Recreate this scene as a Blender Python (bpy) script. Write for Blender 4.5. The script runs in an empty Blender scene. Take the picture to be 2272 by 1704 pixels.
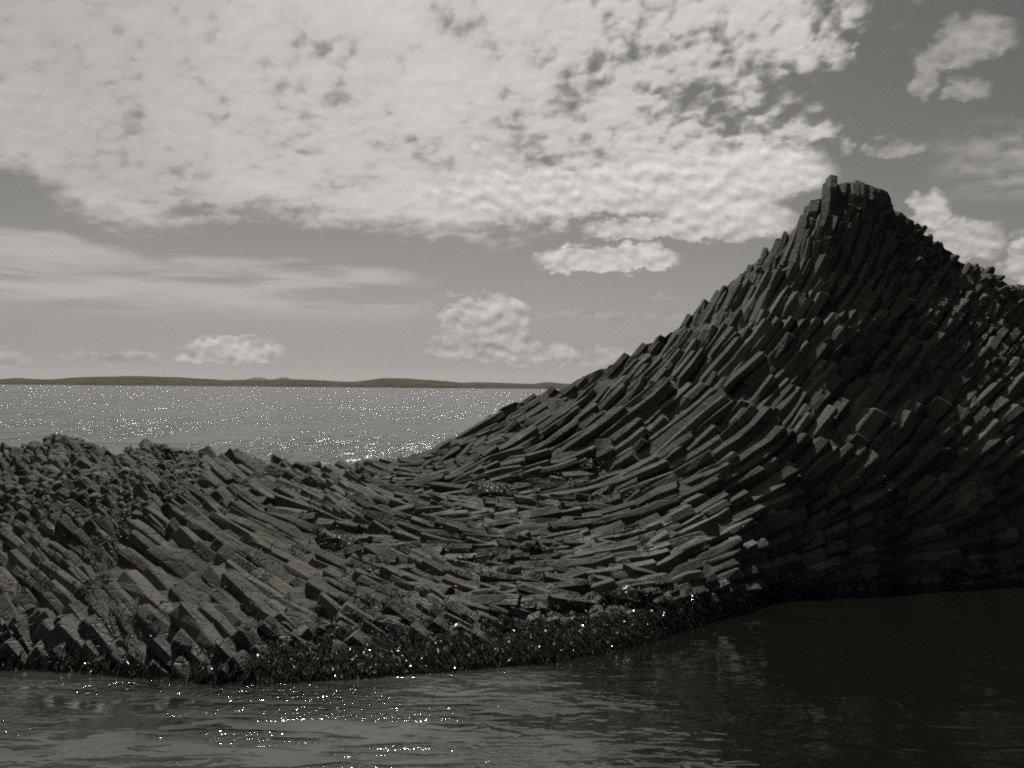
import bpy, math, random
import numpy as np

# ------------------------------------------------------------------ camera, world, sun, exposure
scene = bpy.context.scene
R = math.radians
F = 2330.0                       # focal length in photograph pixels (2272 x 1704)
CAM_H = 4.8
cam_d = bpy.data.cameras.new('camera')
cam = bpy.data.objects.new('camera', cam_d)
scene.collection.objects.link(cam)
scene.camera = cam
cam_d.sensor_width = 36.0
cam_d.lens = 36.0 * F / 2272.0
cam_d.clip_start = 0.1
cam_d.clip_end = 60000.0
PITCH, ROLL = 0.20, 0.47
from mathutils import Matrix
Mr = Matrix.Rotation(R(90 + PITCH), 4, 'X') @ Matrix.Rotation(R(ROLL), 4, 'Z')
cam.matrix_world = Matrix.Translation((0, 0, CAM_H)) @ Mr
RM = np.array(Mr.to_3x3())

SUN_EL, SUN_AZ = 60.0, -9.0     # degrees; azimuth measured from +Y towards +X
EXPOSURE = 0.5
HAZE = 0.55e-5
SKY_STRENGTH = 0.0707
SKYK = 0.235
sun_d = bpy.data.lights.new('sun', 'SUN')
sun_d.energy = 5.0
sun_d.angle = R(0.53)
sun_d.color = (1.0, 0.965, 0.90)
sun = bpy.data.objects.new('sun', sun_d)
scene.collection.objects.link(sun)
sdir = np.array([math.sin(R(SUN_AZ)) * math.cos(R(SUN_EL)), math.cos(R(SUN_AZ)) * math.cos(R(SUN_EL)), math.sin(R(SUN_EL))])
from mathutils import Vector
sun.rotation_euler = Vector(-sdir).to_track_quat('-Z', 'Y').to_euler()
sun.location = (0, 0, 60)

vs = scene.view_settings
vs.view_transform = 'Standard'
vs.look = 'None'
vs.exposure = EXPOSURE
vs.gamma = 1.0
vs.use_curve_mapping = False
scene.cycles.use_denoising = False
scene.cycles.filter_width = 1.9
scene.cycles.use_adaptive_sampling = False
scene.cycles.max_bounces = 5
scene.cycles.diffuse_bounces = 3
scene.cycles.glossy_bounces = 3
scene.cycles.sample_clamp_indirect = 0.6
scene.cycles.volume_bounces = 0
scene.cycles.caustics_reflective = False
scene.cycles.caustics_refractive = False


# ---- tiny expression helper over shader nodes
class E:
    tree = None

    def __init__(self, s):
        self.s = s

    @staticmethod
    def op(o, *a, clamp=False):
        n = E.tree.nodes.new('ShaderNodeMath')
        n.operation = o
        n.use_clamp = clamp
        for i, v in enumerate(a):
            if isinstance(v, E):
                E.tree.links.new(v.s, n.inputs[i])
            else:
                n.inputs[i].default_value = float(v)
        return E(n.outputs[0])

    def __add__(s, o): return E.op('ADD', s, o)
    def __radd__(s, o): return E.op('ADD', o, s)
    def __sub__(s, o): return E.op('SUBTRACT', s, o)
    def __rsub__(s, o): return E.op('SUBTRACT', o, s)
    def __mul__(s, o): return E.op('MULTIPLY', s, o)
    def __rmul__(s, o): return E.op('MULTIPLY', o, s)
    def __truediv__(s, o): return E.op('DIVIDE', s, o)


def mn(a, b): return E.op('MINIMUM', a, b)
def mx(a, b): return E.op('MAXIMUM', a, b)


def sstep(x, a, b):
    n = E.tree.nodes.new('ShaderNodeMapRange')
    n.interpolation_type = 'SMOOTHSTEP'
    E.tree.links.new(x.s, n.inputs[0])
    for i, v in ((1, a), (2, b)):
        if isinstance(v, E):
            E.tree.links.new(v.s, n.inputs[i])
        else:
            n.inputs[i].default_value = v
    return E(n.outputs[0])


def vec(x, y, z=0.0):
    n = E.tree.nodes.new('ShaderNodeCombineXYZ')
    for i, v in enumerate((x, y, z)):
        if isinstance(v, E):
            E.tree.links.new(v.s, n.inputs[i])
        else:
            n.inputs[i].default_value = v
    return n.outputs[0]


def noise(v, scale, detail=4, rough=0.5, dist=0.0):
    n = E.tree.nodes.new('ShaderNodeTexNoise')
    E.tree.links.new(v.s if isinstance(v, E) else v, n.inputs['Vector'])
    n.inputs['Scale'].default_value = scale
    n.inputs['Detail'].default_value = detail
    n.inputs['Roughness'].default_value = rough
    n.inputs['Distortion'].default_value = dist
    return E(n.outputs['Fac'])


def curve1(x, pts, lo, hi):
    """piecewise curve through pts, x in [lo, hi]; outside it stays constant"""
    ys = [p[1] for p in pts]
    y0, y1 = min(ys), max(ys)
    xn = E.op('DIVIDE', E.op('SUBTRACT', x, lo), hi - lo, clamp=True)
    n = E.tree.nodes.new('ShaderNodeFloatCurve')
    c = n.mapping.curves[0]
    P = [((p[0] - lo) / (hi - lo), (p[1] - y0) / (y1 - y0)) for p in pts]
    c.points[0].location = P[0]
    c.points[1].location = P[-1]
    for p in P[1:-1]:
        c.points.new(*p)
    n.mapping.update()
    E.tree.links.new(xn.s, n.inputs['Value'])
    return E(n.outputs['Value']) * (y1 - y0) + y0


def mixf(f, a, b): return a + f * (b - a) if isinstance(a, E) else E.op('ADD', a, f * (b - a))


def ray(px, py):
    px = np.asarray(px, float); py = np.asarray(py, float)
    c = np.stack([(px - 1136) / F, -(py - 852) / F, -np.ones_like(px)], -1)
    return c @ RM.T


def azel(px, py):
    r = ray(px, py)
    r = r / np.linalg.norm(r)
    return math.degrees(math.atan2(r[0], r[1])), math.degrees(math.asin(r[2]))


def build_world():
    w = bpy.data.worlds.new('World')
    scene.world = w
    w.use_nodes = True
    t = w.node_tree
    t.nodes.clear()
    E.tree = t
    out = t.nodes.new('ShaderNodeOutputWorld')
    bg = t.nodes.new('ShaderNodeBackground')
    bg.inputs['Strength'].default_value = SKY_STRENGTH
    t.links.new(bg.outputs[0], out.inputs[0])
    sky = t.nodes.new('ShaderNodeTexSky')
    sky.sky_type = 'NISHITA'
    sky.sun_disc = False
    sky.sun_elevation = R(SUN_EL)
    sky.sun_rotation = R(SUN_AZ)
    sky.altitude = 0
    sky.air_density = 1.0
    sky.dust_density = 1.6
    tc = t.nodes.new('ShaderNodeTexCoord')
    sp = t.nodes.new('ShaderNodeSeparateXYZ')
    t.links.new(tc.outputs['Generated'], sp.inputs[0])
    x, y, z = (E(sp.outputs[i]) for i in range(3))
    t.links.new(vec(x, y, mx(z, 0.045)), sky.inputs['Vector'])
    rgb = t.nodes.new('ShaderNodeSeparateColor')          # black and white through a red filter
    t.links.new(sky.outputs[0], rgb.inputs[0])
    lum = E(rgb.outputs[0]) * 0.85 + E(rgb.outputs[1]) * 0.15

    az = E.op('ARCTAN2', x, y) * (180 / math.pi)
    el = E.op('ARCSINE', mn(mx(z, -1.0), 1.0)) * (180 / math.pi)
    # cloud sheet coordinates: softened perspective so puffs flatten towards the horizon
    el0 = mx(el, 0.0)
    vv = E.op('LOGARITHM', el0 + 3.0, math.e) * 14.0
    q = vec(az * 0.55 + el0 * 0.10, vv, 3.7)
    qs = vec(az * 0.20, el0 * 1.7, 9.1)
    wq = vec(az, el0 * 1.6, 1.3)

    nb = noise(q, 0.28, 3, 0.5)                   # big forms
    qr = vec(az * 0.62 - el0 * 0.16, vv * 1.15, 5.2)
    nm = noise(q, 0.9, 4, 0.55, 0.25) * 0.45 + noise(qr, 1.6, 3, 0.45, 0.25) * 0.55            # puffs
    ne = noise(wq, 0.55, 6, 0.6)                  # ragged edges
    ns = noise(qs, 0.55, 5, 0.55, 0.3)            # streaks
    nf = noise(wq, 1.1, 5, 0.55)                  # billows
    nc_ = noise(wq, 0.9, 3, 0.5, 0.2)             # soft light and dark inside a cloud

    # billow relief: each puff brighter on the side towards the high sun
    nfu = noise(vec(az - 0.15, (el0 + 0.34) * 1.6, 1.3), 1.25, 3, 0.45)
    rel = noise(wq, 1.25, 3, 0.45) - nfu
    nmu = noise(vec((az - 0.1) * 0.62 - (el0 + 0.22) * 0.16, E.op('LOGARITHM', el0 + 3.22, math.e) * 14.0 * 1.15, 5.2), 1.6, 3, 0.45, 0.25)
    nmr = noise(qr, 1.6, 3, 0.45, 0.25) - nmu
    # ---- altocumulus deck
    low = [(-300, 330), (0, 372), (90, 415), (165, 468), (300, 512), (400, 494), (520, 480), (700, 484), (860, 512),
           (1020, 522), (1180, 520), (1320, 470), (1480, 390), (1900, 350)]
    lp = [azel(a, b) for a, b in low]
    el_low = curve1(az, lp, lp[0][0], lp[-1][0])
    d_low = el - el_low + (ne - 0.5) * 3.2 + (nm - 0.5) * 2.4
    rgt = [(1760, 470), (1850, 385), (1940, 345), (1950, 305), (1850, 250), (1760, 195), (1880, 150), (1980, 80), (1960, 0), (1940, -150)]
    rp = [azel(a, b) for a, b in rgt]
    az_r = curve1(el, [(b, a) for a, b in rp], rp[0][1], rp[-1][1])
    d_r = az_r - az + (ne - 0.5) * 6.5 + (nm - 0.5) * 5.0
    deck = sstep(d_low, -0.7, 1.3) * sstep(d_r, -1.5, 4.0)
    # holes get more frequent to the right, where the sheet breaks up
    brk = sstep(az, -9.0, 12.0)
    upper = sstep(el, 6.0, 12.0)
    thr = 0.255 + brk * 0.115 - (1.0 - upper) * 0.08 - (nb - 0.5) * 0.30
    body = sstep(nm * 0.8 + nb * 0.2 + (deck - 1.0) * 0.12, thr, thr + 0.22 - brk * 0.06)
    deck_c = deck * body
    left_fade = 0.80 + 0.20 * sstep(az, -26.0, -8.0)
    deck_b = (5.55 + (nb - 0.5) * 2.4 + (nm - 0.5) * 2.2 + nmr * (0.8 + brk * 2.2)) * left_fade * (1.0 + 0.35 * sstep(el, 16.0, 45.0))  # extra brightness added above the view to lift the near water's reflection

    # ---- streaky thin cloud under the deck on the left, and veils far right
    sm = sstep(el, 3.1, 4.6) * (1.0 - sstep(el, 7.6, 9.0)) * (1.0 - sstep(az + (ne - 0.5) * 5, -7.0, -3.5))
    sl = [(-300, 520), (0, 505), (300, 560), (480, 570), (700, 585), (950, 620)]
    sp_ = [azel(a, b) for a, b in sl]
    el_s = curve1(az, sp_, sp_[0][0], sp_[-1][0])
    sm = sm * (1.0 - sstep(el - el_s + (ne - 0.5) * 0.8, -0.25, 0.35))
    streak = sm * sstep(ns, 0.38, 0.60) * 1.0
    ra, re_ = azel(2230, 355)
    vm = sstep(az + (ne - 0.5) * 4, ra - 4.5, ra + 1.0) * (1.0 - sstep(E.op('ABSOLUTE', el - re_), 1.0, 2.4))
    veil = vm * sstep(ns * 0.5 + nm * 0.5, 0.40, 0.62) * 0.75
    thin = mx(streak, veil)

    # ---- single clouds: warped ellipses with flattened bases
    wa = az + (nf - 0.5) * 1.7
    we = el + (noise(vec(az, el0 * 1.6, 21.0), 1.3, 6, 0.62) - 0.5) * 1.5
    K = 180 / math.pi / F

    def lobe(px, py, rx, ry, flat=1.7):
        a0, e0 = azel(px, py)
        da = (wa - a0) / (rx * K)
        de = (we - e0) / (ry * K)
        de = mx(de, de * (-flat))
        return 1.0 - da * da - de * de

    def group(ls, soft, a, b):
        g = None
        for l in ls:
            v = lobe(*l)
            g = v if g is None else mx(g, v)
        e0 = azel(ls[0][0], ls[0][1])[1]
        ry = max(l[3] for l in ls) * K
        top = mn(mx((el - e0) / ry, -1.0), 1.0)          # bright heads, greyer bases
        return sstep(g + (nf - 0.5) * 0.9, -soft, soft) * a, top * 0.55 + (b - 0.1)
    G = [
        group([(1275, 582, 85, 36), (1345, 584, 70, 34), (1418, 580, 85, 38)], 0.42, 0.98, 5.6),
        group([(1045, 715, 70, 52), (1115, 712, 60, 52), (1080, 775, 120, 50), (1190, 792, 95, 34)], 0.28, 0.97, 4.5),
        group([(1290, 800, 60, 18), (1360, 792, 50, 22), (250, 795, 110, 14), (20, 800, 40, 22)], 0.6, 0.55, 4.1),
        group([(520, 785, 105, 36), (450, 795, 60, 20)], 0.32, 0.92, 4.5),
        group([(1690, 395, 140, 72), (1540, 420, 210, 80), (1250, 440, 300, 70)], 0.5, 0.97, 6.2),
        group([(1600, 500, 150, 55), (1430, 515, 130, 28)], 0.5, 0.92, 5.8),
        group([(1095, 345, 46, 42)], 0.6, 0.6, 5.6),
        group([(2165, 95, 70, 52), (2100, 130, 60, 30), (2050, 185, 22, 52), (2145, 205, 40, 26), (1995, 335, 48, 20)], 0.75, 0.62, 4.6),
        group([(2065, 475, 40, 46), (2130, 545, 80, 52), (2285, 590, 45, 62)], 0.5, 0.92, 5.3),
        group([(1045, 655, 80, 6), (1330, 702, 180, 14), (1485, 662, 34, 9)], 0.6, 0.42, 4.4),
    ]
    tint = (1.0, 0.962, 0.915)
    val = E.op('POWER', lum, 1.45) * SKYK
    val = mixf(thin, val, 4.5)
    val = mixf(deck_c, val, deck_b)
    shade = (nc_ - 0.5) * 1.6 + rel * 5.0
    for c, b in G:
        val = mixf(c, val, b + shade)
    col = t.nodes.new('ShaderNodeCombineColor')
    for i in range(3):
        t.links.new((val * tint[i]).s, col.inputs[i])
    t.links.new(col.outputs[0], bg.inputs['Color'])
    w.cycles.sampling_method = 'MANUAL'
    w.cycles.sample_map_resolution = 1024


build_world()
rng = np.random.default_rng(7)
random.seed(7)

# ------------------------------------------------------------------ helpers


def link(o, parent=None):
    scene.collection.objects.link(o)
    if parent is not None:
        o.parent = parent
    return o


def mesh_obj(name, verts, faces, mat, parent=None, smooth=False):
    me = bpy.data.meshes.new(name)
    me.from_pydata([tuple(map(float, v)) for v in verts], [], faces)
    me.materials.append(mat)
    if smooth:
        me.polygons.foreach_set('use_smooth', [True] * len(me.polygons))
    me.update()
    return link(bpy.data.objects.new(name, me), parent)


def tag(o, label=None, cat=None, group=None, kind=None):
    if label: o['label'] = label
    if cat: o['category'] = cat
    if group: o['group'] = group
    if kind: o['kind'] = kind
    return o


def hash3(i, j, k):
    n = (i * 374761393 + j * 668265263 + k * 2147483647 + 12345) & 0xFFFFFFFF
    n = ((n ^ (n >> 13)) * 1274126177) & 0xFFFFFFFF
    n = n ^ (n >> 16)
    return (n & 0xFFFF) / 65535.0


def vnoise(p):
    p = np.asarray(p, float)
    b = np.floor(p).astype(np.int64)
    f = p - b
    f = f * f * (3 - 2 * f)
    r = 0
    for dx in (0, 1):
        for dy in (0, 1):
            for dz in (0, 1):
                wgt = (f[..., 0] if dx else 1 - f[..., 0]) * (f[..., 1] if dy else 1 - f[..., 1]) * (f[..., 2] if dz else 1 - f[..., 2])
                r = r + wgt * hash3(b[..., 0] + dx, b[..., 1] + dy, b[..., 2] + dz)
    return r * 2 - 1


def fbm(p, o=4):
    p = np.asarray(p, float)
    a, s, r = 0.5, 1.0, 0
    for i in range(o):
        r = r + a * vnoise(p * s + 17.3 * i)
        a *= 0.5; s *= 2.03
    return r


# ------------------------------------------------------------------ materials
def new_mat(name):
    m = bpy.data.materials.new(name)
    m.use_nodes = True
    t = m.node_tree
    E.tree = t
    b = t.nodes['Principled BSDF']
    g = t.nodes.new('ShaderNodeNewGeometry')
    return m, t, b, g


def setcol(t, b, fac, cols):
    r = t.nodes.new('ShaderNodeValToRGB')
    r.color_ramp.elements[0].position = cols[0][0]
    r.color_ramp.elements[0].color = (*cols[0][1], 1)
    r.color_ramp.elements[1].position = cols[-1][0]
    r.color_ramp.elements[1].color = (*cols[-1][1], 1)
    for p, c in cols[1:-1]:
        e = r.color_ramp.elements.new(p)
        e.color = (*c, 1)
    t.links.new(fac.s, r.inputs[0])
    return r.outputs[0]


def bump(t, b, h, strength, dist, prev=None):
    n = t.nodes.new('ShaderNodeBump')
    n.inputs['Strength'].default_value = strength
    n.inputs['Distance'].default_value = dist
    t.links.new(h.s, n.inputs['Height'])
    if prev is not None:
        t.links.new(prev, n.inputs['Normal'])
    return n.outputs[0]


def rock_material(name, scale=1.0, dark=1.0):
    m, t, b, g = new_mat(name)
    P = g.outputs['Position']
    sep = t.nodes.new('ShaderNodeSeparateXYZ')
    t.links.new(P, sep.inputs[0])
    z = E(sep.outputs[2])
    n1 = noise(P, 1.1, 5, 0.6)
    n2 = noise(P, 9.0, 6, 0.65)
    n3 = noise(P, 38.0, 4, 0.7)
    oi = t.nodes.new('ShaderNodeObjectInfo')
    fac = n1 * 0.45 + n2 * 0.4 + n3 * 0.25 + (E(oi.outputs['Random']) - 0.5) * 0.22 + (noise(P, 0.33, 2, 0.5) - 0.5) * 0.35
    k = dark
    dry = setcol(t, b, fac, [(0.36, (0.034 * k, 0.033 * k, 0.025 * k)), (0.50, (0.066 * k, 0.064 * k, 0.051 * k)), (0.68, (0.125 * k, 0.120 * k, 0.100 * k))])
    wet = setcol(t, b, fac, [(0.36, (0.008, 0.0078, 0.006)), (0.70, (0.030, 0.029, 0.023))])
    lich = sstep(noise(P, 3.3, 5, 0.68, 0.4), 0.60, 0.68) * sstep(z, 1.2, 2.6)
    mixl = t.nodes.new('ShaderNodeMix')
    mixl.data_type = 'RGBA'
    t.links.new((lich * 0.55).s, mixl.inputs[0])
    t.links.new(dry, mixl.inputs[6])
    mixl.inputs[7].default_value = (0.135, 0.130, 0.108, 1)
    dry = mixl.outputs[2]
    vo = t.nodes.new('ShaderNodeTexVoronoi')
    vo.feature = 'DISTANCE_TO_EDGE'
    vo.inputs['Scale'].default_value = 1.9
    wv = t.nodes.new('ShaderNodeMixRGB')
    wv.inputs[0].default_value = 0.10
    t.links.new(P, wv.inputs[1])
    nn = t.nodes.new('ShaderNodeTexNoise')
    nn.inputs['Scale'].default_value = 5.0
    t.links.new(P, nn.inputs['Vector'])
    t.links.new(nn.outputs['Color'], wv.inputs[2])
    t.links.new(wv.outputs[0], vo.inputs['Vector'])
    crack = sstep(E(vo.outputs[0]), 0.0, 0.035)
    band = 1.0 - sstep(z + (n1 - 0.5) * 1.5 + (n2 - 0.5) * 0.5, 0.35, 1.05)
    mixc = t.nodes.new('ShaderNodeMix')
    mixc.data_type = 'RGBA'
    t.links.new(band.s, mixc.inputs[0])
    t.links.new(dry, mixc.inputs[6])
    t.links.new(wet, mixc.inputs[7])
    t.links.new(mixc.outputs[2], b.inputs['Base Color'])
    damp = sstep(noise(P, 0.8, 3, 0.55), 0.52, 0.60) * (1.0 - sstep(z, 1.5, 2.4)) * sstep(E(sep.outputs[0]), -3.5, -1.0)
    rough = 0.86 - mx(band * 0.36, damp * 0.36) + (n2 - 0.5) * 0.3
    t.links.new(rough.s, b.inputs['Roughness'])
    b.inputs['Specular IOR Level'].default_value = 0.28
    nr = bump(t, b, n2 * 0.8 + n3 * 0.4 + n1 * 0.6 + crack * 0.35, 1.0, 0.055 * scale)
    t.links.new(nr, b.inputs['Normal'])
    return m


M_ROCK = rock_material('basalt', 1.0, 0.45)
M_BED = rock_material('bedrock_basalt', 2.0, 0.34)


def seaweed_material(name, rough):
    m, t, b, g = new_mat(name)
    n = noise(g.outputs['Position'], 6.0, 3)
    c = setcol(t, b, n, [(0.35, (0.004, 0.0038, 0.0028)), (0.7, (0.015, 0.0138, 0.009))])
    t.links.new(c, b.inputs['Base Color'])
    gl = sstep(noise(g.outputs['Position'], 11.0, 2, 0.5), 0.555, 0.62)       # only some fronds lie wet and shining
    t.links.new((0.75 - gl * (0.75 - rough)).s, b.inputs['Roughness'])
    t.links.new((0.04 + gl * 0.4).s, b.inputs['Specular IOR Level'])
    return m


M_WEED = seaweed_material('seaweed', 0.16)
M_TUFT = seaweed_material('rockweed', 0.5)


def water_material():
    m, t, b, g = new_mat('sea_water')
    P = g.outputs['Position']
    sep = t.nodes.new('ShaderNodeSeparateXYZ')
    t.links.new(P, sep.inputs[0])
    x, y = E(sep.outputs[0]), E(sep.outputs[1])
    b.inputs['Base Color'].default_value = (0.005, 0.0049, 0.0041, 1)
    b.inputs['IOR'].default_value = 1.40
    sky_refl = (1.0 - sstep(x + (y - 13.0) * 0.38 + (noise(P, 0.5, 2, 0.5) - 0.5) * 1.5, 0.8, 3.6)) * (1.0 - sstep(y, 17.5, 21.0))
    sky_refl = sky_refl * sstep(noise(P, 0.28, 3, 0.5), 0.30, 0.62)      # patchy paler base colour, painted in for the sky's reflection on near water
    t.links.new(setcol(t, b, sky_refl, [(0.0, (0.0035, 0.0034, 0.0029)), (1.0, (0.026, 0.0255, 0.022))]), b.inputs['Base Color'])
    far = sstep(y, 27.0, 45.0)
    pv = vec(x * 0.62, y, 0.0)
    w0 = noise(vec(x * 0.8, y * 0.8, 4.0), 0.085, 3, 0.5, 0.4)
    w1 = noise(pv, 0.26, 2, 0.5, 0.6)
    w2 = noise(pv, 0.95, 2, 0.5, 0.8)
    w3 = noise(pv, 3.4, 2, 0.5, 0.4)
    patch = noise(P, 0.10, 2, 0.5)
    rip = sstep(patch, 0.42, 0.62)
    chop = sstep(noise(vec(x * 1.4, y * 0.15, 8.0), 1.0, 2, 0.5) * 0.52 + noise(vec(x * 0.09, y * 0.02, 5.0), 1.0, 3, 0.55) * 0.48, 0.515, 0.56) * far
    t.links.new((0.05 + far * 0.12).s, b.inputs['Roughness'])
    near_c = sstep(noise(vec(x * 0.22, y * 0.7, 2.0), 1.0, 3, 0.6), 0.46, 0.54) * (1.0 - far) * mx(1.0 - sstep(x, -1.5, 1.5), sstep(x, 4.6, 6.0) * (1.0 - sstep(y, 14.0, 15.5)))
    w4 = noise(vec(x * 0.7, y, 0.0), 10.0, 2, 0.5, 0.3)
    h = w0 * far * 2.6 + w1 * (0.15 + far * 0.4) + w2 * (0.022 + rip * 0.050 + far * 0.10 + chop * 1.05) + w3 * (0.005 + rip * 0.026 + far * 0.010 + chop * 0.14) + w4 * near_c * 0.052
    nr = bump(t, b, h, 1.0, 1.0)
    t.links.new(nr, b.inputs['Normal'])
    return m


M_WATER = water_material()


def plain_material(name, c1, c2, scale):
    m, t, b, g = new_mat(name)
    n = noise(g.outputs['Position'], scale, 5, 0.6)
    t.links.new(setcol(t, b, n, [(0.35, c1), (0.65, c2)]), b.inputs['Base Color'])
    b.inputs['Roughness'].default_value = 1.0
    b.inputs['Specular IOR Level'].default_value = 0.04
    return m


M_HILL = plain_material('heath', (0.022, 0.0215, 0.015), (0.040, 0.038, 0.028), 0.02)

# ------------------------------------------------------------------ sea and far land
SEA_R = 27000.0
vv_, ff_ = [(0, 0, 0)], []
nseg = 96
for i in range(nseg):
    a = 2 * math.pi * i / nseg
    vv_.append((SEA_R * math.cos(a), SEA_R * math.sin(a), 0.0))
for i in range(nseg):
    ff_.append((0, 1 + i, 1 + (i + 1) % nseg))
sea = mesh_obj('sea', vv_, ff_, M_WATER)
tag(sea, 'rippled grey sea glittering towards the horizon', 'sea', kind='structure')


def far_ridge(name, dist, pts, base_px, depth, seed, label, rough):
    """a real ridge of land: crest line from the photograph's outline at a fixed distance, with front and back slopes"""
    P = np.array(pts, float)
    xs = np.arange(P[0, 0], P[-1, 0] + 1, 12.0)
    ys = np.interp(xs, P[:, 0], P[:, 1])
    rr = ray(xs, ys)
    X = rr[:, 0] / rr[:, 1] * dist
    H = CAM_H + rr[:, 2] / rr[:, 1] * dist
    H = H + fbm(np.stack([xs * 0.03, np.full_like(xs, seed), xs * 0], -1), 3) * rough
    H = np.maximum(H, 2.0)
    rows = []
    prof = [(-1.0, -0.02), (-0.93, 0.18), (-0.7, 0.45), (-0.4, 0.78), (0.0, 1.0), (0.5, 0.7), (1.0, -0.02)]
    for a, k in prof:
        wob = fbm(np.stack([xs * 0.02, np.full_like(xs, seed + a * 5), xs * 0 + 3], -1), 3)
        hk = H * (k + (0.16 * wob if 0 < k < 1 else 0))
        rows.append(np.stack([X, dist + a * depth + wob * depth * 0.15, hk], -1))
    V = np.concatenate(rows)
    n = len(xs)
    Fc = [(r * n + i, r * n + i + 1, (r + 1) * n + i + 1, (r + 1) * n + i) for r in range(len(prof) - 1) for i in range(n - 1)]
    o = mesh_obj(name, V, Fc, M_HILL, smooth=True)
    tag(o, label, 'hills', kind='structure')
    return o


S_ = 1.0271
far_ridge('hills', 5200.0, [(-900, 845), (-400, 838), (0, 842), (40, 838), (100, 842), (190, 836), (270, 834), (400, 837), (500, 843), (590, 842), (660, 842), (760, 846), (790, 847),
          (850, 838), (900, 840), (960, 843), (1020, 849), (1060, 848), (1130, 850), (1180, 852), (1215, 847), (1260, 851), (1330, 853), (1500, 850), (1700, 852), (1900, 856), (2300, 860), (3000, 866)],
          0, 260, 3.0, 'long low dark island along the horizon', 2.5)
far_ridge('mountain', 24000.0, [(540, 848), (555, 841), (568, 837), (585, 838), (598, 845), (612, 843), (625, 837), (640, 838), (655, 845), (680, 842), (700, 843), (720, 848)],
          0, 1600, 8.0, 'pale rounded mountains just showing above the long island', 6.0)

# ------------------------------------------------------------------ rock surface: sections (depth, height) for each bearing
BOT = np.array([(-500, 1478), (0, 1478), (250, 1492), (500, 1512), (800, 1495), (1000, 1480), (1200, 1462), (1400, 1424), (1600, 1366), (1800, 1326),
                (2000, 1302), (2272, 1292), (2800, 1280), (3000, 1278)], float)
TOP = np.array([(-500, 1060), (-150, 1030), (0, 1010), (60, 990), (105, 975), (128, 966), (160, 975), (205, 990), (262, 1006), (300, 990), (330, 984), (360, 992), (420, 1006), (575, 1028), (720, 1038),
                (850, 1026), (925, 1008), (1027, 960), (1115, 902), (1263, 850), (1335, 815), (1438, 760), (1540, 695), (1602, 636), (1685, 566), (1736, 520), (1762, 500),
                (1797, 460), (1823, 418), (1842, 400), (1880, 402), (1925, 409), (1965, 434), (2013, 476), (2054, 516), (2105, 560), (2157, 584), (2208, 606), (2272, 640), (2500, 760), (2800, 930), (3000, 1100)], float)
DT = np.array([(-500, 25), (128, 25.0), (330, 25.2), (720, 27.5), (1027, 29.3), (1263, 30.5), (1540, 31.2), (1850, 31.8), (2013, 32.2), (2272, 32.8), (3000, 32)], float)
PROF = {  # fractions of (depth, height) from waterline to crest
    -500: [(0, 0), (0.12, 0.25), (0.35, 0.55), (0.65, 0.82), (1, 1)],
    300: [(0, 0), (0.12, 0.25), (0.38, 0.55), (0.65, 0.82), (1, 1)],
    800: [(0, 0), (0.10, 0.24), (0.35, 0.52), (0.65, 0.80), (1, 1)],
    1150: [(0, 0), (0.10, 0.16), (0.45, 0.36), (0.72, 0.52), (1, 1)],
    1350: [(0, 0), (0.12, 0.13), (0.50, 0.30), (0.72, 0.48), (1, 1)],
    1540: [(0, 0), (0.12, 0.14), (0.38, 0.30), (0.60, 0.52), (1, 1)],
    1700: [(0, 0), (0.06, 0.12), (0.25, 0.26), (0.55, 0.52), (1, 1)],
    1850: [(0, 0), (0.08, 0.14), (0.28, 0.30), (0.68, 0.63), (1, 1)],
    2272: [(0, 0), (0.10, 0.22), (0.28, 0.42), (0.60, 0.70), (1, 1)],
    3000: [(0, 0), (0.10, 0.25), (0.30, 0.45), (0.60, 0.75), (1, 1)],
}
PX = np.arange(-400, 2781, 10.0)
VG = np.linspace(-0.42, 0.36, 780)
SG = np.concatenate([[-0.06], np.linspace(0, 1, 160)])
pk = np.array(sorted(PROF))
pa = np.array([[k[0] for k in PROF[p]] for p in pk])
pb = np.array([[k[1] for k in PROF[p]] for p in pk])


def smooth_cols(A, n):
    k = np.hanning(n + 2)[1:-1]; k /= k.sum()
    B = np.concatenate([np.repeat(A[:1], n // 2, 0), A, np.repeat(A[-1:], n // 2, 0)])
    return np.stack([np.convolve(B[:, j], k, 'valid') for j in range(A.shape[1])], 1)


ybot = np.interp(PX, BOT[:, 0], BOT[:, 1])
ytop = np.interp(PX, TOP[:, 0], TOP[:, 1])
dtop = np.interp(PX, DT[:, 0], DT[:, 1])
A_ = smooth_cols(np.stack([np.interp(PX, pk, pa[:, j]) for j in range(5)], 1), 15)
B_ = smooth_cols(np.stack([np.interp(PX, pk, pb[:, j]) for j in range(5)], 1), 15)
rb, rt = ray(PX, ybot), ray(PX, ytop)
dbot = -CAM_H / (rb[:, 2] / rb[:, 1])
ztop = CAM_H + rt[:, 2] / rt[:, 1] * dtop
DD = np.zeros((len(PX), len(SG)))
ZZ = np.zeros_like(DD)
for i in range(len(PX)):
    s = SG
    aa = np.interp(s, np.linspace(0, 1, 5), A_[i])
    bb = np.interp(s, np.linspace(0, 1, 5), B_[i])
    DD[i] = dbot[i] + aa * (dtop[i] - dbot[i])
    ZZ[i] = bb * ztop[i]
    DD[i, 0] = dbot[i] - 0.6
    ZZ[i, 0] = -0.9
# uneven ground and the bays of the right-hand cliff, as changes of depth
XX = (ray(PX, np.full_like(PX, 860.))[:, 0])[:, None] * DD
lump = fbm(np.stack([XX * 0.45, DD * 0.45, ZZ * 0.45], -1), 4) * 0.55
DD += lump * np.clip(ZZ / 0.5, 0, 1) * np.clip((SG[None, :] < 0.985), 0.25, 1)


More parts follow.
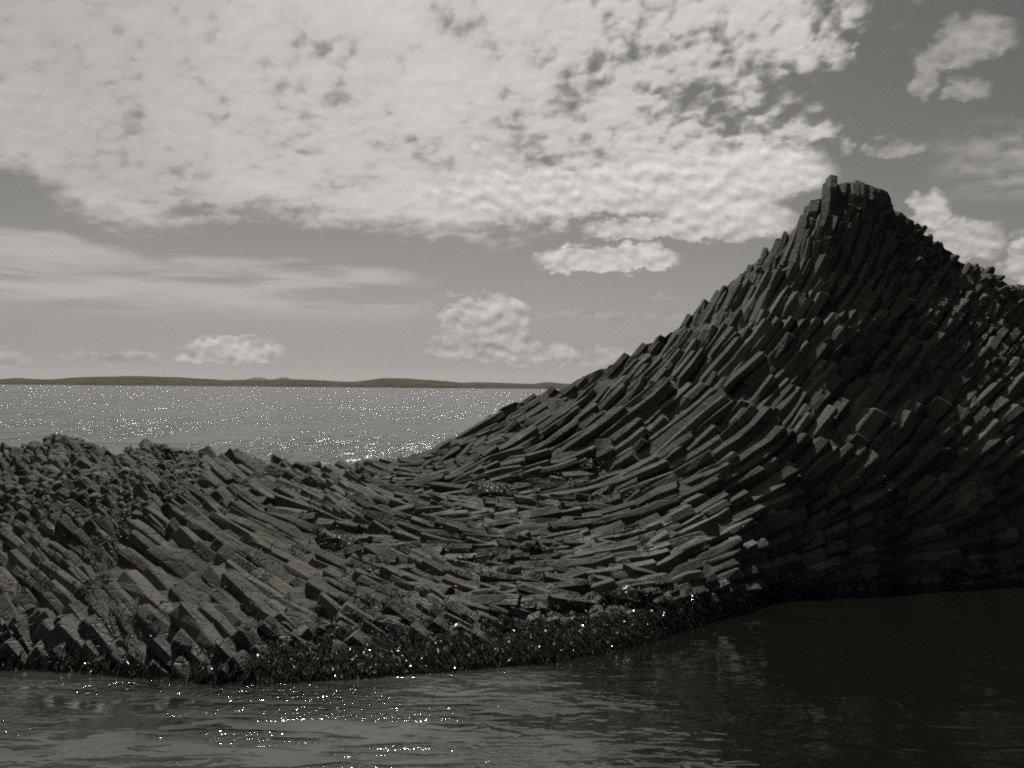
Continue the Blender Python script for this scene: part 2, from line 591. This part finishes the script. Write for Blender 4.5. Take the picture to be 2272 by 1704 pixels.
def bays(px):
    r = np.zeros_like(px)
    for a, b, amp in ((1640, 2000, -1.0), (2000, 2205, -0.7), (2205, 2440, -0.7), (2440, 2660, -0.6)):
        t = (px - a) / (b - a)
        f = np.where(t < 0.84, (np.clip(t, 0, 1) / 0.84) ** 1.4, np.clip((1 - t) / 0.16, 0, 1))
        r = np.where((t >= 0) & (t < 1), -amp * 1.15 * (1 - f), r)
    return r


LEDGE = [np.array([(1300, 805), (1400, 765), (1480, 738), (1640, 726), (1800, 704), (1960, 690)], float),
         np.array([(1330, 905), (1400, 862), (1480, 832), (1600, 858), (1710, 925), (1850, 990), (1930, 1010)], float),
         np.array([(1560, 650), (1680, 612), (1800, 575), (1880, 540)], float)]
PYT = 860 - (ZZ - CAM_H) / DD * F + (PX[:, None] - 1136) * math.tan(R(ROLL))
for lg, amp, ln_ in zip(LEDGE, (0.16, 0.15, 0.10), (75.0, 85.0, 60.0)):
    yl = np.interp(PX, lg[:, 0], lg[:, 1])[:, None]
    inx = (np.clip((PX - lg[0, 0]) / 60, 0, 1) * np.clip((lg[-1, 0] - PX) / 60, 0, 1))[:, None]
    dyl = PYT - yl
    DD -= amp * inx * np.where(dyl > -4, np.exp(-np.maximum(dyl, 0) / ln_), 0)


def crosses(x, y, x2, y2):
    for lg in LEDGE:
        if lg[0, 0] < x < lg[-1, 0] and (y - np.interp(x, lg[:, 0], lg[:, 1])) * (y2 - np.interp(x2, lg[:, 0], lg[:, 1])) < 0:
            return True
    return False


bay = bays(PX)[:, None] * np.clip((0.46 - SG[None, :]) / 0.20, 0, 1) * np.clip((PX[:, None] - 1640) / 80, 0, 1)
DD += bay
SL = (ZZ - CAM_H) / DD
SL = np.maximum.accumulate(SL, 1) + np.linspace(0, 1e-6, SL.shape[1])[None]
DTAB = np.stack([np.interp(VG, SL[i], DD[i]) + np.maximum(VG - SL[i, -1], 0) * 60.0 for i in range(len(PX))])
VTOP = SL[:, -1]
SLB = SL[:, 1]


def depth_at(px, v):
    fx = np.clip((px - PX[0]) / 10.0, 0, len(PX) - 1.001)
    fv = np.clip((v - VG[0]) / (VG[1] - VG[0]), 0, len(VG) - 1.001)
    i, j = fx.astype(int), fv.astype(int)
    a, b = fx - i, fv - j
    T = DTAB
    return T[i, j] * (1 - a) * (1 - b) + T[i + 1, j] * a * (1 - b) + T[i, j + 1] * (1 - a) * b + T[i + 1, j + 1] * a * b


def surf(px, py):
    r = ray(px, py)
    v = r[..., 2] / r[..., 1]
    d = depth_at(np.asarray(px, float), v)
    return np.stack([r[..., 0] / r[..., 1] * d, d, CAM_H + v * d], -1)


def surf_normal(px, py, e=9.0):
    a = surf(px + e, py) - surf(px - e, py)
    b = surf(px, py - e) - surf(px, py + e)
    n = np.cross(a, b)
    n /= np.linalg.norm(n, axis=-1, keepdims=True) + 1e-9
    return n


# run of the columns in the picture plane (degrees, positive = rising to the right)
FLOW = np.array([
    (-200, 1400, -60), (60, 1430, -55), (215, 1400, -52), (195, 1430, -46), (285, 1310, -42), (425, 1330, -34), (320, 1200, -33), (120, 1250, -35), (620, 1190, -22), (490, 1070, -27), (120, 1080, -25),
    (330, 1030, -22), (670, 1330, -25), (510, 1440, -40), (820, 1290, -13), (925, 1360, -17), (980, 1390, -22), (760, 1110, -16), (700, 1060, -10), (1030, 1130, -4), (1230, 1130, 0), (1130, 1285, -4),
    (1390, 1230, 4), (1540, 1210, 16), (1500, 1090, 14), (1600, 1290, 14), (1600, 1130, 23), (1690, 1170, 24), (1520, 960, 36), (1390, 930, 34), (1180, 960, 32), (1040, 1000, 28), (1150, 1040, 5),
    (1335, 830, 44), (1540, 720, 52), (1640, 640, 60), (1790, 500, 68), (1860, 430, 82), (1930, 440, 97), (1750, 720, 50), (1700, 820, 45), (1790, 920, 50), (1900, 1030, 46), (2000, 920, 52), (1850, 1130, 35),
    (1900, 1200, 18), (1800, 1240, 14), (2090, 1060, 46), (2100, 1130, 28), (2100, 1230, 8), (2260, 1060, 40), (2260, 1200, 10), (2210, 720, 50), (2030, 600, 62), (2500, 1000, 45), (2500, 1250, 10)], float)
# width, exposed length, angle between column and surface (degrees)
ZONE = np.array([
    (300, 1350, .46, 1.15, 16), (430, 1240, .44, 1.2, 16), (560, 1160, .42, 1.3, 14), (620, 1300, .40, 1.0, 16), (100, 1080, .25, .30, 38), (230, 1090, .25, .32, 36), (250, 1010, .24, .30, 40), (400, 1030, .24, .32, 36), (60, 1250, .29, .38, 30), (-200, 1250, .34, .42, 27), (40, 1020, .30, .3, 44),
    (200, 1180, .30, .42, 26), (60, 1400, .44, .6, 24), (700, 1060, .24, .38, 28), (900, 1045, .21, .35, 24), (1050, 1050, .22, .5, 18), (500, 1060, .40, .7, 24),
    (800, 1200, .27, .50, 16), (1100, 1090, .23, .62, 14), (1100, 1250, .25, .70, 14), (1300, 1200, .26, .85, 13), (1000, 1400, .31, .5, 20), (1400, 1300, .26, .7, 15), (700, 1440, .36, .6, 22),
    (1550, 1130, .32, 1.2, 12), (1200, 930, .30, 1.5, 9), (1450, 850, .36, 1.7, 10), (1480, 980, .34, 0.8, 18), (1650, 820, .38, 2.0, 11), (1550, 700, .32, 1.5, 10), (1650, 640, .30, 1.4, 10),
    (1800, 560, .30, 1.1, 13), (1850, 430, .36, 1.1, 7), (1930, 450, .36, .9, 8), (1950, 580, .30, .40, 27), (2040, 560, .28, .3, 40), (2100, 680, .30, .42, 26), (2220, 800, .32, .5, 25), (2230, 680, .28, .3, 40), (1880, 700, .36, .7, 24), (1880, 820, .40, 1.1, 17), (1850, 950, .40, 1.3, 14),
    (1300, 838, .25, .9, 14), (1440, 772, .25, .8, 15), (1540, 705, .26, .9, 14), (1690, 578, .25, .8, 14), (1765, 505, .26, .8, 13),
    (2000, 950, .40, .8, 25), (1800, 1060, .40, .75, 20), (1900, 1130, .43, .55, 30), (1750, 1180, .42, .8, 20), (2080, 1100, .43, 1.2, 16), (2080, 1220, .43, 1.2, 12), (2230, 1150, .43, 1.1, 15), (2500, 1000, .43, .9, 20)], float)


def idw(T, px, py, p=3.0):
    d2 = ((px[:, None] - T[None, :, 0]) / 1.0) ** 2 + ((py[:, None] - T[None, :, 1]) * 1.25) ** 2 + 400.0
    w = d2 ** (-p / 2 * 1.15)
    w /= w.sum(1, keepdims=True)
    return w @ T[:, 2:]


ZONE[:, 2] *= np.where(ZONE[:, 0] > 1660, np.where(ZONE[:, 1] > 1000, 0.80, 0.88), 0.88)
up_ = (ZONE[:, 0] > 1000) & (ZONE[:, 0] < 1910) & (ZONE[:, 1] < 1000)
ZONE[up_, 2] *= 0.93
ZONE[up_, 3] *= 1.25
ZONE[:, 4] *= np.where(ZONE[:, 0] > 1000, 0.84, 0.92)


def flow(px, py):
    return np.radians(idw(FLOW, px, py)[:, 0])


# which formation a place belongs to
L1 = np.array([(540, 0), (575, 1028), (700, 1250), (800, 1500), (820, 2000)], float)
L2 = np.array([(0, 1015), (880, 1030), (1120, 1050), (1330, 1075), (1470, 1180), (1560, 1260), (1640, 1500), (1650, 3000)], float)


def zone_of(px, py):
    l1 = np.interp(py, L1[:, 1], L1[:, 0])
    low = np.interp(px, L2[:, 0], L2[:, 1])
    z = np.where(px < l1, 0, np.where((py > low) & (px < 1640), 1, 2))
    return np.where((z == 2) & (px > 1640) & (py > 1010 + np.clip((1760 - px), 0, 200) * 0.7), 3, z)


# ------------------------------------------------------------------ columns
# lanes: evenly spaced runs traced over the rock surface, each later broken into columns
STEP = 0.12
STUB = 29.0


def flow1(x, y):
    return float(flow(np.array([x]), np.array([y]))[0])


def zone1(x, y):
    return idw(ZONE, np.array([x]), np.array([y]))[0]


def inside(x, y):
    if x < -140 or x > 2430:
        return False
    yt, yb = np.interp(x, PX, ytop), np.interp(x, PX, ybot)
    return yt - 5 < y < yb + (14 if x < 1560 else 48)


def tangent(x, y, c, s_):
    q = surf(np.array([x + c * 5, x - c * 5]), np.array([y - s_ * 5, y + s_ * 5]))
    t = q[0] - q[1]
    l = np.linalg.norm(t)
    return t / l, l / 10.0


LP = np.zeros((40000, 3)); LW = np.zeros(40000); nL = 0
lanes = []


def free(p, d):
    if nL == 0:
        return True
    o = LP[:nL] - p
    return not np.any((o * o).sum(1) < (d * (0.5 + 0.5 * LW[:nL] / max(d, 1e-3))) ** 2 * 1.0)


def trace(x0, y0, lw):
    z0 = zone1(x0, y0)
    if z0[2] > STUB or not inside(x0, y0):
        return None
    pts = {}
    out = []
    for sgn in (1, -1):
        x, y = x0, y0
        br = []
        for k in range(70):
            a = flow1(x, y)
            c, s_ = math.cos(a) * sgn, math.sin(a) * sgn
            t, l = tangent(x, y, c, s_)
            if l > 0.11:
                break
            x2, y2 = x + c * STEP / l, y - s_ * STEP / l
            if not inside(x2, y2) or crosses(x, y, x2, y2):
                break
            z = zone1(x2, y2)
            if z[2] > STUB:
                break
            p = surf(np.array([x2]), np.array([y2]))[0]
            if not free(p, 0.74 * z[0] * lw):
                break
            br.append((x2, y2, *p, z[0] * lw, z[1], z[2], math.degrees(a)))
            x, y = x2, y2
        out.append(br)
    p = surf(np.array([x0]), np.array([y0]))[0]
    mid = [(x0, y0, *p, z0[0] * lw, z0[1], z0[2], math.degrees(flow1(x0, y0)))]
    ln = out[1][::-1] + mid + out[0]
    return np.array(ln) if len(ln) >= 4 else None


def add_lane(ln):
    global nL
    n = len(ln)
    LP[nL:nL + n] = ln[:, 2:5]
    LW[nL:nL + n] = ln[:, 5] * 0.74
    nL += n
    lanes.append(ln)


import collections
queue = collections.deque()
seeds = [(1700, 840), (430, 1270), (1250, 1180), (1750, 1120), (2100, 1150), (1800, 560)]
cnt = 0
while True:
    if queue:
        x, y, dist = queue.popleft()
    elif seeds:
        x, y = seeds.pop(0); dist = None
    elif cnt < 2600:
        cnt += 1
        x = rng.uniform(-120, 2400)
        y = rng.uniform(np.interp(x, PX, ytop), np.interp(x, PX, ybot))
        dist = None
    else:
        break
    if not inside(x, y):
        continue
    lw = float(np.clip(rng.lognormal(0, 0.20), 0.65, 1.5))
    z = zone1(x, y)
    p = surf(np.array([x]), np.array([y]))[0]
    if z[2] > STUB or not free(p, 0.86 * z[0] * lw):
        continue
    ln = trace(x, y, lw)
    if ln is None:
        continue
    add_lane(ln)
    for k in range(2, len(ln), 5):
        a = math.radians(ln[k, 8])
        px_, py_ = ln[k, 0], ln[k, 1]
        for sgn in (1, -1):
            c, s_ = -math.sin(a) * sgn, math.cos(a) * sgn
            t, l = tangent(px_, py_, c, s_)
            dd = ln[k, 5] * 1.0 / l
            queue.append((px_ + c * dd, py_ - s_ * dd, 1))
print('lanes', len(lanes), nL)

def edge_of(q):
    """1 at the skyline, falling to 0 a metre below it"""
    yt = np.interp(q[0], PX, ytop)
    return float(np.clip(1.0 - (q[1] - yt) / 75.0, 0, 1)) if q[0] > 900 else 0.0


# each lane broken into columns; free end to the left on the mound, to the right on the stack
specs = []
for ln in lanes:
    right = ln[:, 0].mean() + rng.normal(0, 90) > 1010
    L = ln if right else ln[::-1]
    n = len(L)
    k = n - 1
    vtx = rng.random() < 0.78
    k -= int(abs(rng.normal(0, 1.1)))
    while k > 1:
        kk = min(k, n - 1)
        Le = L[kk, 6] * float(np.clip(rng.lognormal(-0.02, 0.55), 0.3, 2.6))
        if L[kk, 4] < 0.7:
            Le = min(Le, rng.uniform(0.35, 0.8))
        ne_ = max(2, int(Le / STEP))
        tot = int(ne_ * 1.45 + 3)
        if rng.random() > 0.05:
            specs.append(dict(L=L, k=kk, n=tot, Le=ne_ * STEP, vtx=vtx, edge=edge_of(L[kk])))
        k -= ne_

# short stubs where the columns stand out of the surface
cand_n = 30000
cpx = rng.uniform(-120, 2400, cand_n)
v_top = np.interp(cpx, PX, ytop)
v_bot = np.interp(cpx, PX, ybot)
cpy = v_top + (v_bot + 8 - v_top) * rng.uniform(0, 1, cand_n)
Zp = idw(ZONE, cpx, cpy)
keep = Zp[:, 2] > STUB - 6
cpx, cpy, Zp = cpx[keep], cpy[keep], Zp[keep]
Pn = surf(cpx, cpy)
Nn = surf_normal(cpx, cpy)
th = flow(cpx, cpy)
sgs = np.where(cpx < 1010, -1.0, 1.0)
size = np.clip(rng.lognormal(-0.12, 0.30, len(cpx)), 0.45, 1.7)
aP = np.zeros((9000, 3)); aC = np.zeros(9000); na = 0
stubs = []
for i in range(len(cpx)):
    c0 = 0.80 * Zp[i, 0] * size[i]
    if Zp[i, 2] <= STUB and not free(Pn[i], 0.95 * Zp[i, 0]):
        continue
    if na:
        o = aP[:na] - Pn[i]
        if np.any((o * o).sum(1) < (0.5 * (c0 + aC[:na])) ** 2):
            continue
    if not free(Pn[i], 0.6 * c0):
        continue
    aP[na], aC[na] = Pn[i], c0
    na += 1
    stubs.append(i)
print('columns', len(specs), 'stubs', len(stubs))


def prism(C, N, w_, vtx, bev, tilt_s, cap_in, cap_d, taper=None, rough=1.0, fat=0.60):
    """an irregular five to seven sided column along the points C (first point = weathered free end)"""
    T = np.gradient(C, axis=0)
    T /= np.linalg.norm(T, axis=1, keepdims=True)
    nc = rng.choice([5, 6, 6, 6, 7])
    rot = math.pi / 2 + (0 if vtx else math.pi / nc) + rng.normal(0, 0.26)
    ca = rot + 2 * math.pi * (np.arange(nc) + rng.uniform(-0.15, 0.15, nc)) / nc
    cr = w_ * fat * rng.uniform(0.90, 1.12, nc)
    poly = np.stack([np.cos(ca) * cr, np.sin(ca) * cr], 1)
    prev, nxt = np.roll(poly, 1, 0), np.roll(poly, -1, 0)
    ring = np.empty((nc * 2, 2))
    ring[0::2] = poly + (prev - poly) * bev
    ring[1::2] = poly + (nxt - poly) * bev
    m = nc * 2
    nr = len(C)
    Vs = []
    tilt = rng.normal(0, tilt_s, 2)
    for k in range(nr):
        tt = T[k]
        Bv = np.cross(N, -tt); Bv /= np.linalg.norm(Bv)
        Nv = np.cross(-tt, Bv)
        sc = 1.0 + rng.normal(0, 0.02)
        if taper is not None:
            sc *= taper[k]
        rr = ring * sc + rng.normal(0, 0.008, 2)
        V = C[k] + rr[:, :1] * Bv + rr[:, 1:] * Nv
        if k == 0:
            sh = rr[:, 0] * tilt[0] + rr[:, 1] * tilt[1]
            V = V - sh[:, None] * tt
            F0 = (C[k], Bv, Nv, tt, sc)
        Vs.append(V)
    c0, Bv, Nv, tt, sc = F0
    rr = ring * cap_in * sc
    sh = rr[:, 0] * tilt[0] + rr[:, 1] * tilt[1]
    cap = c0 + rr[:, :1] * Bv + rr[:, 1:] * Nv - sh[:, None] * tt - tt * cap_d
    V = np.concatenate([cap] + Vs + [[c0 - tt * (cap_d * 1.2) + rng.normal(0, 0.015, 3)]])
    V = V + np.stack([vnoise(V * 2.6 + 5), vnoise(V * 2.6 + 50), vnoise(V * 2.6 + 90)], -1) * 0.034 * (w_ / 0.35) * rough
    V = V + np.stack([vnoise(V * 8 + 5), vnoise(V * 8 + 50), vnoise(V * 8 + 90)], -1) * 0.020 * rough
    Fs = []
    for k in range(nr):
        for j in range(m):
            j2 = (j + 1) % m
            Fs.append((k * m + j, k * m + j2, (k + 1) * m + j2, (k + 1) * m + j))
    # chipped rim
    t0 = T[0]
    for j in range(m):
        if rng.random() < 0.16:
            chip = t0 * w_ * rng.uniform(0.06, 0.22)
            V[j] += chip; V[m + j] += chip * rng.uniform(0.8, 1.4) - (V[m + j] - C[0]) * rng.uniform(0.04, 0.16)
    cen = len(V) - 1
    for j in range(m):
        Fs.append((cen, (j + 1) % m, j))
    Fs.append(tuple(nr * m + j for j in range(m)))
    return V, Fs


def lane_column(sp):
    L, k, n = sp['L'], sp['k'], sp['n']
    w_ = L[k, 5]
    n = min(n, k + 4)
    idx = np.arange(k, k - n, -1)
    base = L[np.clip(idx, 0, len(L) - 1), 2:5].copy()
    under = idx < 0
    if under.any():                            # runs on straight, under its neighbour
        d0 = (L[0, 2:5] - L[min(2, len(L) - 1), 2:5]); d0 /= np.linalg.norm(d0)
        base[under] = L[0, 2:5] + d0 * (STEP * -idx[under])[:, None]
        n0 = surf_normal(np.array([L[0, 0]]), np.array([L[0, 1]]))[0]
        base[under] -= n0 * (STEP * 0.9 * -idx[under])[:, None]
    near0 = np.clip(1.0 - idx / 4.0, 0, 1) * w_ * 0.30      # dips under its neighbour at the inner end
    N = surf_normal(np.array([L[k, 0]]), np.array([L[k, 1]]))[0]
    s_ = np.arange(n) * STEP
    tanb = min(math.tan(math.radians(L[k, 7] * 1.05)), (0.28 if sp['edge'] > 0 else 0.85 if (L[k, 0] > 1600 and L[k, 1] > 1000) else 0.46) * w_ / sp['Le'] + 0.03) * rng.uniform(0.75, 1.2)
    big = float(vnoise(base[0] * 0.75 + 40)) * 0.28
    h0 = w_ * (rng.uniform(-0.26, 0.12) + big - 0.55 * sp['edge'])
    B0 = np.cross(N, base[0] - base[-1]); B0 /= np.linalg.norm(B0) + 1e-9
    C = base + N * (h0 - tanb * s_ - near0)[:, None] + B0 * (rng.normal(0, 0.035) * (s_ - s_.mean()))[:, None]
    st = max(2, int(round(0.42 / STEP)))
    sel = list(range(0, n, st))
    if sel[-1] != n - 1:
        sel.append(n - 1)
    C = C[sel]
    # the free end is snapped off a little short or long
    t = C[0] - C[1]; t /= np.linalg.norm(t)
    if not sp['edge']:
        C[0] = C[0] + t * rng.uniform(-0.04, 0.14)
    return prism(C, N, w_ * 1.03, sp['vtx'], rng.uniform(0.05, 0.11), 0.22, rng.uniform(0.80, 0.92), w_ * rng.uniform(0.03, 0.08), None, 1.0, 0.68)


def stub_column(i):
    w_ = Zp[i, 0] * size[i]
    beta = math.radians(Zp[i, 2] * rng.uniform(0.7, 1.35))
    a = th[i] + rng.normal(0, 0.12)
    c, s_ = math.cos(a) * sgs[i], math.sin(a) * sgs[i]
    t, _ = tangent(cpx[i], cpy[i], c, s_)
    N = Nn[i]
    ax = t * math.cos(beta) + N * math.sin(beta)
    L = w_ * rng.uniform(1.3, 2.2)
    top = Pn[i] + ax * w_ * rng.uniform(-0.05, 0.45)
    ss = np.array([0, 0.25, 0.6, 1.0]) * L
    C = top - ax[None] * ss[:, None]
    Nn_ = N - ax * (N @ ax) if abs(N @ ax) < 0.95 else t
    return prism(C, Nn_ / np.linalg.norm(Nn_), w_ * 1.08, rng.random() < 0.5, rng.uniform(0.10, 0.24), 0.38, rng.uniform(0.6, 0.85), w_ * rng.uniform(0.08, 0.2), (0.88, 1.0, 1.03, 1.0), 1.7)


def make_root(name, label, cat, loc):
    o = bpy.data.objects.new(name, None)
    o.location = loc
    link(o)
    return tag(o, label, cat)


FORM = [
    make_root('rock_mound', 'low mound of tilted basalt columns rising from the sea at the left', 'rock mound', (-7, 21, 0)),
    make_root('rock_shelf', 'flat shelf of lying basalt columns between the mound and the tall stack', 'rock shelf', (0, 21, 0)),
    make_root('rock_stack', 'tall pointed sea stack of steeply leaning basalt columns', 'rock stack', (7, 27, 0)),
    make_root('rock_buttress', 'shaded wall of fanned basalt columns at the foot of the tall stack', 'rock wall', (9, 25, 0)),
]
jobs = []
for sp in specs:
    L, k = sp['L'], sp['k']
    q = L[max(0, k - int(sp['Le'] / STEP / 2))]
    rk = q[5] * (sp['Le'] + 0.15) / q[3] ** 2 * (0.02 if (L[k, 0] < -10 or L[k, 0] > 2290) else 1)
    jobs.append((q[0], q[1], rk, lane_column, sp))
for i in stubs:
    rk = Zp[i, 0] * size[i] * (0.5 * Zp[i, 0] + 0.10) / Pn[i, 1] ** 2 * (0.02 if (cpx[i] < -10 or cpx[i] > 2290) else 1)
    jobs.append((cpx[i], cpy[i], rk, stub_column, i))
jz = zone_of(np.array([j[0] for j in jobs]), np.array([j[1] for j in jobs]))
for zi, root in enumerate(FORM):
    off = np.array(root.location)
    mine = sorted([j for j, z in zip(jobs, jz) if z == zi], key=lambda j: -j[2])
    rest_v, rest_f, nv = [], [], 0
    for n, j in enumerate(mine):
        V, Fs = j[3](j[4])
        V = V - off
        if n < 300:
            mesh_obj('basalt_column', V, Fs, M_ROCK, root)
        else:
            rest_v.append(V)
            rest_f += [tuple(a + nv for a in f) for f in Fs]
            nv += len(V)
    print(root.name, len(mine))
    if rest_v:
        o = mesh_obj('small_columns', np.concatenate(rest_v), rest_f, M_ROCK, root)
        o['kind'] = 'stuff'

# bedrock under the columns, with its unseen back slope
cols = np.arange(0, len(PX), 1)
rows = np.linspace(0, SG.size - 1, 70).astype(int)
Vb, idx = [], {}
Gx = []
for i in cols:
    rx = ray(np.array([PX[i]]), np.array([860.]))[0]
    line = []
    for r in rows:
        d = DD[i, r] + 0.07
        line.append((rx[0] / rx[1] * d, d, ZZ[i, r] - 0.06, SL[i, r]))
    d, z, xr = line[-1][1], line[-1][2], rx[0] / rx[1]
    x0 = line[-1][0]
    for k in range(1, 9):
        zz = z * (1 - (k / 8.0) ** 1.3) - 0.6 * (k / 8.0)
        line.append((x0 + 0.02 * k, d + 0.35 * k + 0.06 * k * k, zz, SL[i, -1]))
    Gx.append(line)
Gx = np.array(Gx)
nz = np.stack([vnoise(Gx[..., :3] * 2.3 + s) for s in (3, 33, 63)], -1) * 0.12 + np.stack([vnoise(Gx[..., :3] * 6.3 + s) for s in (3, 33, 63)], -1) * 0.05
Gx[..., :3] += nz
ni, nj = Gx.shape[:2]
# picture position of each quad decides its formation
pxq = PX[cols]
zq = np.zeros((ni - 1, nj - 1), int)
for i in range(ni - 1):
    v = Gx[i, :-1, 3]
    pyq = 852 + 8 - v * F + (pxq[i] - 1136) * math.tan(R(ROLL))
    zq[i] = zone_of(np.full(nj - 1, pxq[i]), pyq)
for zi, root in enumerate(FORM):
    fs, used = [], {}
    vv = []
    off = np.array(root.location)

    def vid(i, j):
        if (i, j) not in used:
            used[(i, j)] = len(vv)
            vv.append(Gx[i, j, :3] - off)
        return used[(i, j)]
    for i in range(ni - 1):
        for j in range(nj - 1):
            if zq[i, j] == zi:
                fs.append((vid(i, j), vid(i + 1, j), vid(i + 1, j + 1), vid(i, j + 1)))
    mesh_obj('bedrock', vv, fs, M_BED, root)

# ------------------------------------------------------------------ seaweed


def blade(P, N, D, L, w_, V, Fc, curl):
    """one flat frond: rooted at P, running out along D and drooping onto the rock"""
    side = np.cross(D, N); side /= np.linalg.norm(side) + 1e-9
    n0 = len(V)
    p = P + N * rng.uniform(0.0, 0.05)
    d = D * 0.85 + N * rng.uniform(0.1, 0.6)
    d /= np.linalg.norm(d)
    seg = 4
    for k in range(seg + 1):
        ww = w_ * (0.55, 1.0, 1.05, 0.8, 0.15)[k]
        tw = side + N * rng.normal(0, 0.5)
        V.append(p + tw * ww * 0.5); V.append(p - tw * ww * 0.5)
        p = p + d * L / seg
        d = d - N * curl + np.array([0, 0, -0.22]) + side * rng.normal(0, 0.35)
        d /= np.linalg.norm(d)
    for k in range(seg):
        a = n0 + 2 * k
        Fc.append((a, a + 1, a + 3, a + 2))


def tuft(px, py, n, spread, L, V, Fc, hang=False):
    c = surf(np.array([px]), np.array([py]))[0]
    N = surf_normal(np.array([px]), np.array([py]))[0]
    t1 = np.cross(N, [0, 0, 1.0]); t1 /= np.linalg.norm(t1) + 1e-9
    t2 = np.cross(N, t1)
    down = np.array([0, 0, -1.0]) - N * (-N[2]); down /= np.linalg.norm(down) + 1e-9
    lat = np.cross(N, down)
    for _ in range(n):
        r = rng.normal(0, spread, 2)
        D = down + lat * rng.normal(0, 0.45) if hang else t1 * rng.normal() + t2 * rng.normal() + down * 0.4
        D /= np.linalg.norm(D)
        blade(c + t1 * r[0] + t2 * r[1] * 0.7 + N * rng.uniform(0.02, 0.14), N, D, L * rng.uniform(0.5, 1.3), rng.uniform(0.008, 0.02), V, Fc, 0.26)


V, Fc = [], []
for _ in range(820):                              # thick fringe along the water
    px = rng.uniform(560, 1760) if rng.random() < 0.82 else rng.uniform(-60, 2150)
    if vnoise(np.array([[px * 0.013, 1.5, 8.0]]))[0] < -0.25:
        continue
    hz = abs(rng.normal(0, 0.17)) * (1.0 if px > 700 else 0.7)
    rr = ray(np.array([px]), np.array([1400.]))[0]
    i = int(np.clip((px - PX[0]) / 10, 0, len(PX) - 1))
    d = np.interp(hz, ZZ[i], DD[i])
    py = 852 + 8 - (hz - CAM_H) / d * F + (px - 1136) * math.tan(R(ROLL))
    tuft(px, py, int(rng.integers(26, 48)), 0.16, 0.42, V, Fc, True)
o = mesh_obj('seaweed', V, Fc, M_WEED)
tag(o, 'dark wet seaweed fringe glistening along the waterline', 'seaweed', kind='stuff')
V, Fc = [], []
for _ in range(1100):                              # small dark tufts in the joints of the shelf and the mound
    px = rng.uniform(-40, 1480)
    py = rng.uniform(1045, 1450)
    if vnoise(np.array([[px * 0.012, py * 0.02, 3.0]]))[0] < (-0.05 if px > 500 else 0.1) or not inside(px, py):
        continue
    tuft(px, py, int(rng.integers(7, 16)), 0.06, 0.12, V, Fc)
o = mesh_obj('rockweed', V, Fc, M_TUFT)
tag(o, 'small dull dark weed tufts in the joints of the shelf and mound', 'rockweed', kind='stuff')

for px, py, n, sp, lab in [
        (1092, 1092, 170, 0.26, 'widest dark seaweed clump, high on the middle of the rock shelf'),
        (1312, 1040, 120, 0.20, 'dark seaweed clump tucked against the foot of the tall stack'),
        (755, 1208, 130, 0.22, 'dark seaweed clump where the mound of columns meets the shelf'),
        (1178, 1222, 70, 0.13, 'small seaweed clump at the centre of the rock shelf'),
        (735, 1412, 150, 0.17, 'round seaweed clump just above the water below the mound'),
        (1400, 1330, 150, 0.22, 'glistening seaweed clump hanging from the right tip of the shelf')]:
    V, Fc = [], []
    c, N = surf(np.array([px]), np.array([py]))[0], surf_normal(np.array([px]), np.array([py]))[0]
    t1 = np.cross(N, [0, 0, 1.0]); t1 /= np.linalg.norm(t1)
    t2 = np.cross(N, t1)
    for k, (rad, hh) in enumerate(((2.3, -0.10), (1.6, 0.10), (0.8, 0.17))):   # matted heart of the clump
        for j in range(12):
            a = 2 * math.pi * j / 12
            q = rad * sp * rng.uniform(0.8, 1.15)
            V.append(c + t1 * math.cos(a) * q + t2 * math.sin(a) * q * 0.8 + N * (hh + rng.normal(0, 0.02)))
    for k in range(2):
        for j in range(12):
            Fc.append((k * 12 + j, k * 12 + (j + 1) % 12, k * 12 + 12 + (j + 1) % 12, k * 12 + 12 + j))
    Fc.append(tuple(24 + j for j in range(12)))
    tuft(px, py, n, sp, 0.16, V, Fc)
    o = mesh_obj('seaweed_clump', V, Fc, M_TUFT)
    tag(o, lab, 'seaweed', 'seaweed clumps on the rocks')

# ------------------------------------------------------------------ haze over the sea
hb = 27300.0
zt, zb = 330.0, -1.2
hv = [(x, y, z) for z in (zb, zt) for x, y in ((-hb, -hb), (hb, -hb), (hb, hb), (-hb, hb))]
hf = [(3, 2, 1, 0), (4, 5, 6, 7), (0, 1, 5, 4), (1, 2, 6, 5), (2, 3, 7, 6), (3, 0, 4, 7)]
mh = bpy.data.materials.new('haze')
mh.use_nodes = True
mh.node_tree.nodes.clear()
ho = mh.node_tree.nodes.new('ShaderNodeOutputMaterial')
pv_ = mh.node_tree.nodes.new('ShaderNodeVolumePrincipled')
pv_.inputs['Color'].default_value = (0.97, 0.95, 0.92, 1)
pv_.inputs['Density'].default_value = HAZE
pv_.inputs['Anisotropy'].default_value = 0.2
mh.node_tree.links.new(pv_.outputs[0], ho.inputs['Volume'])
tag(mesh_obj('haze', hv, hf, mh), 'thin sea haze softening the far island', 'haze', kind='stuff')
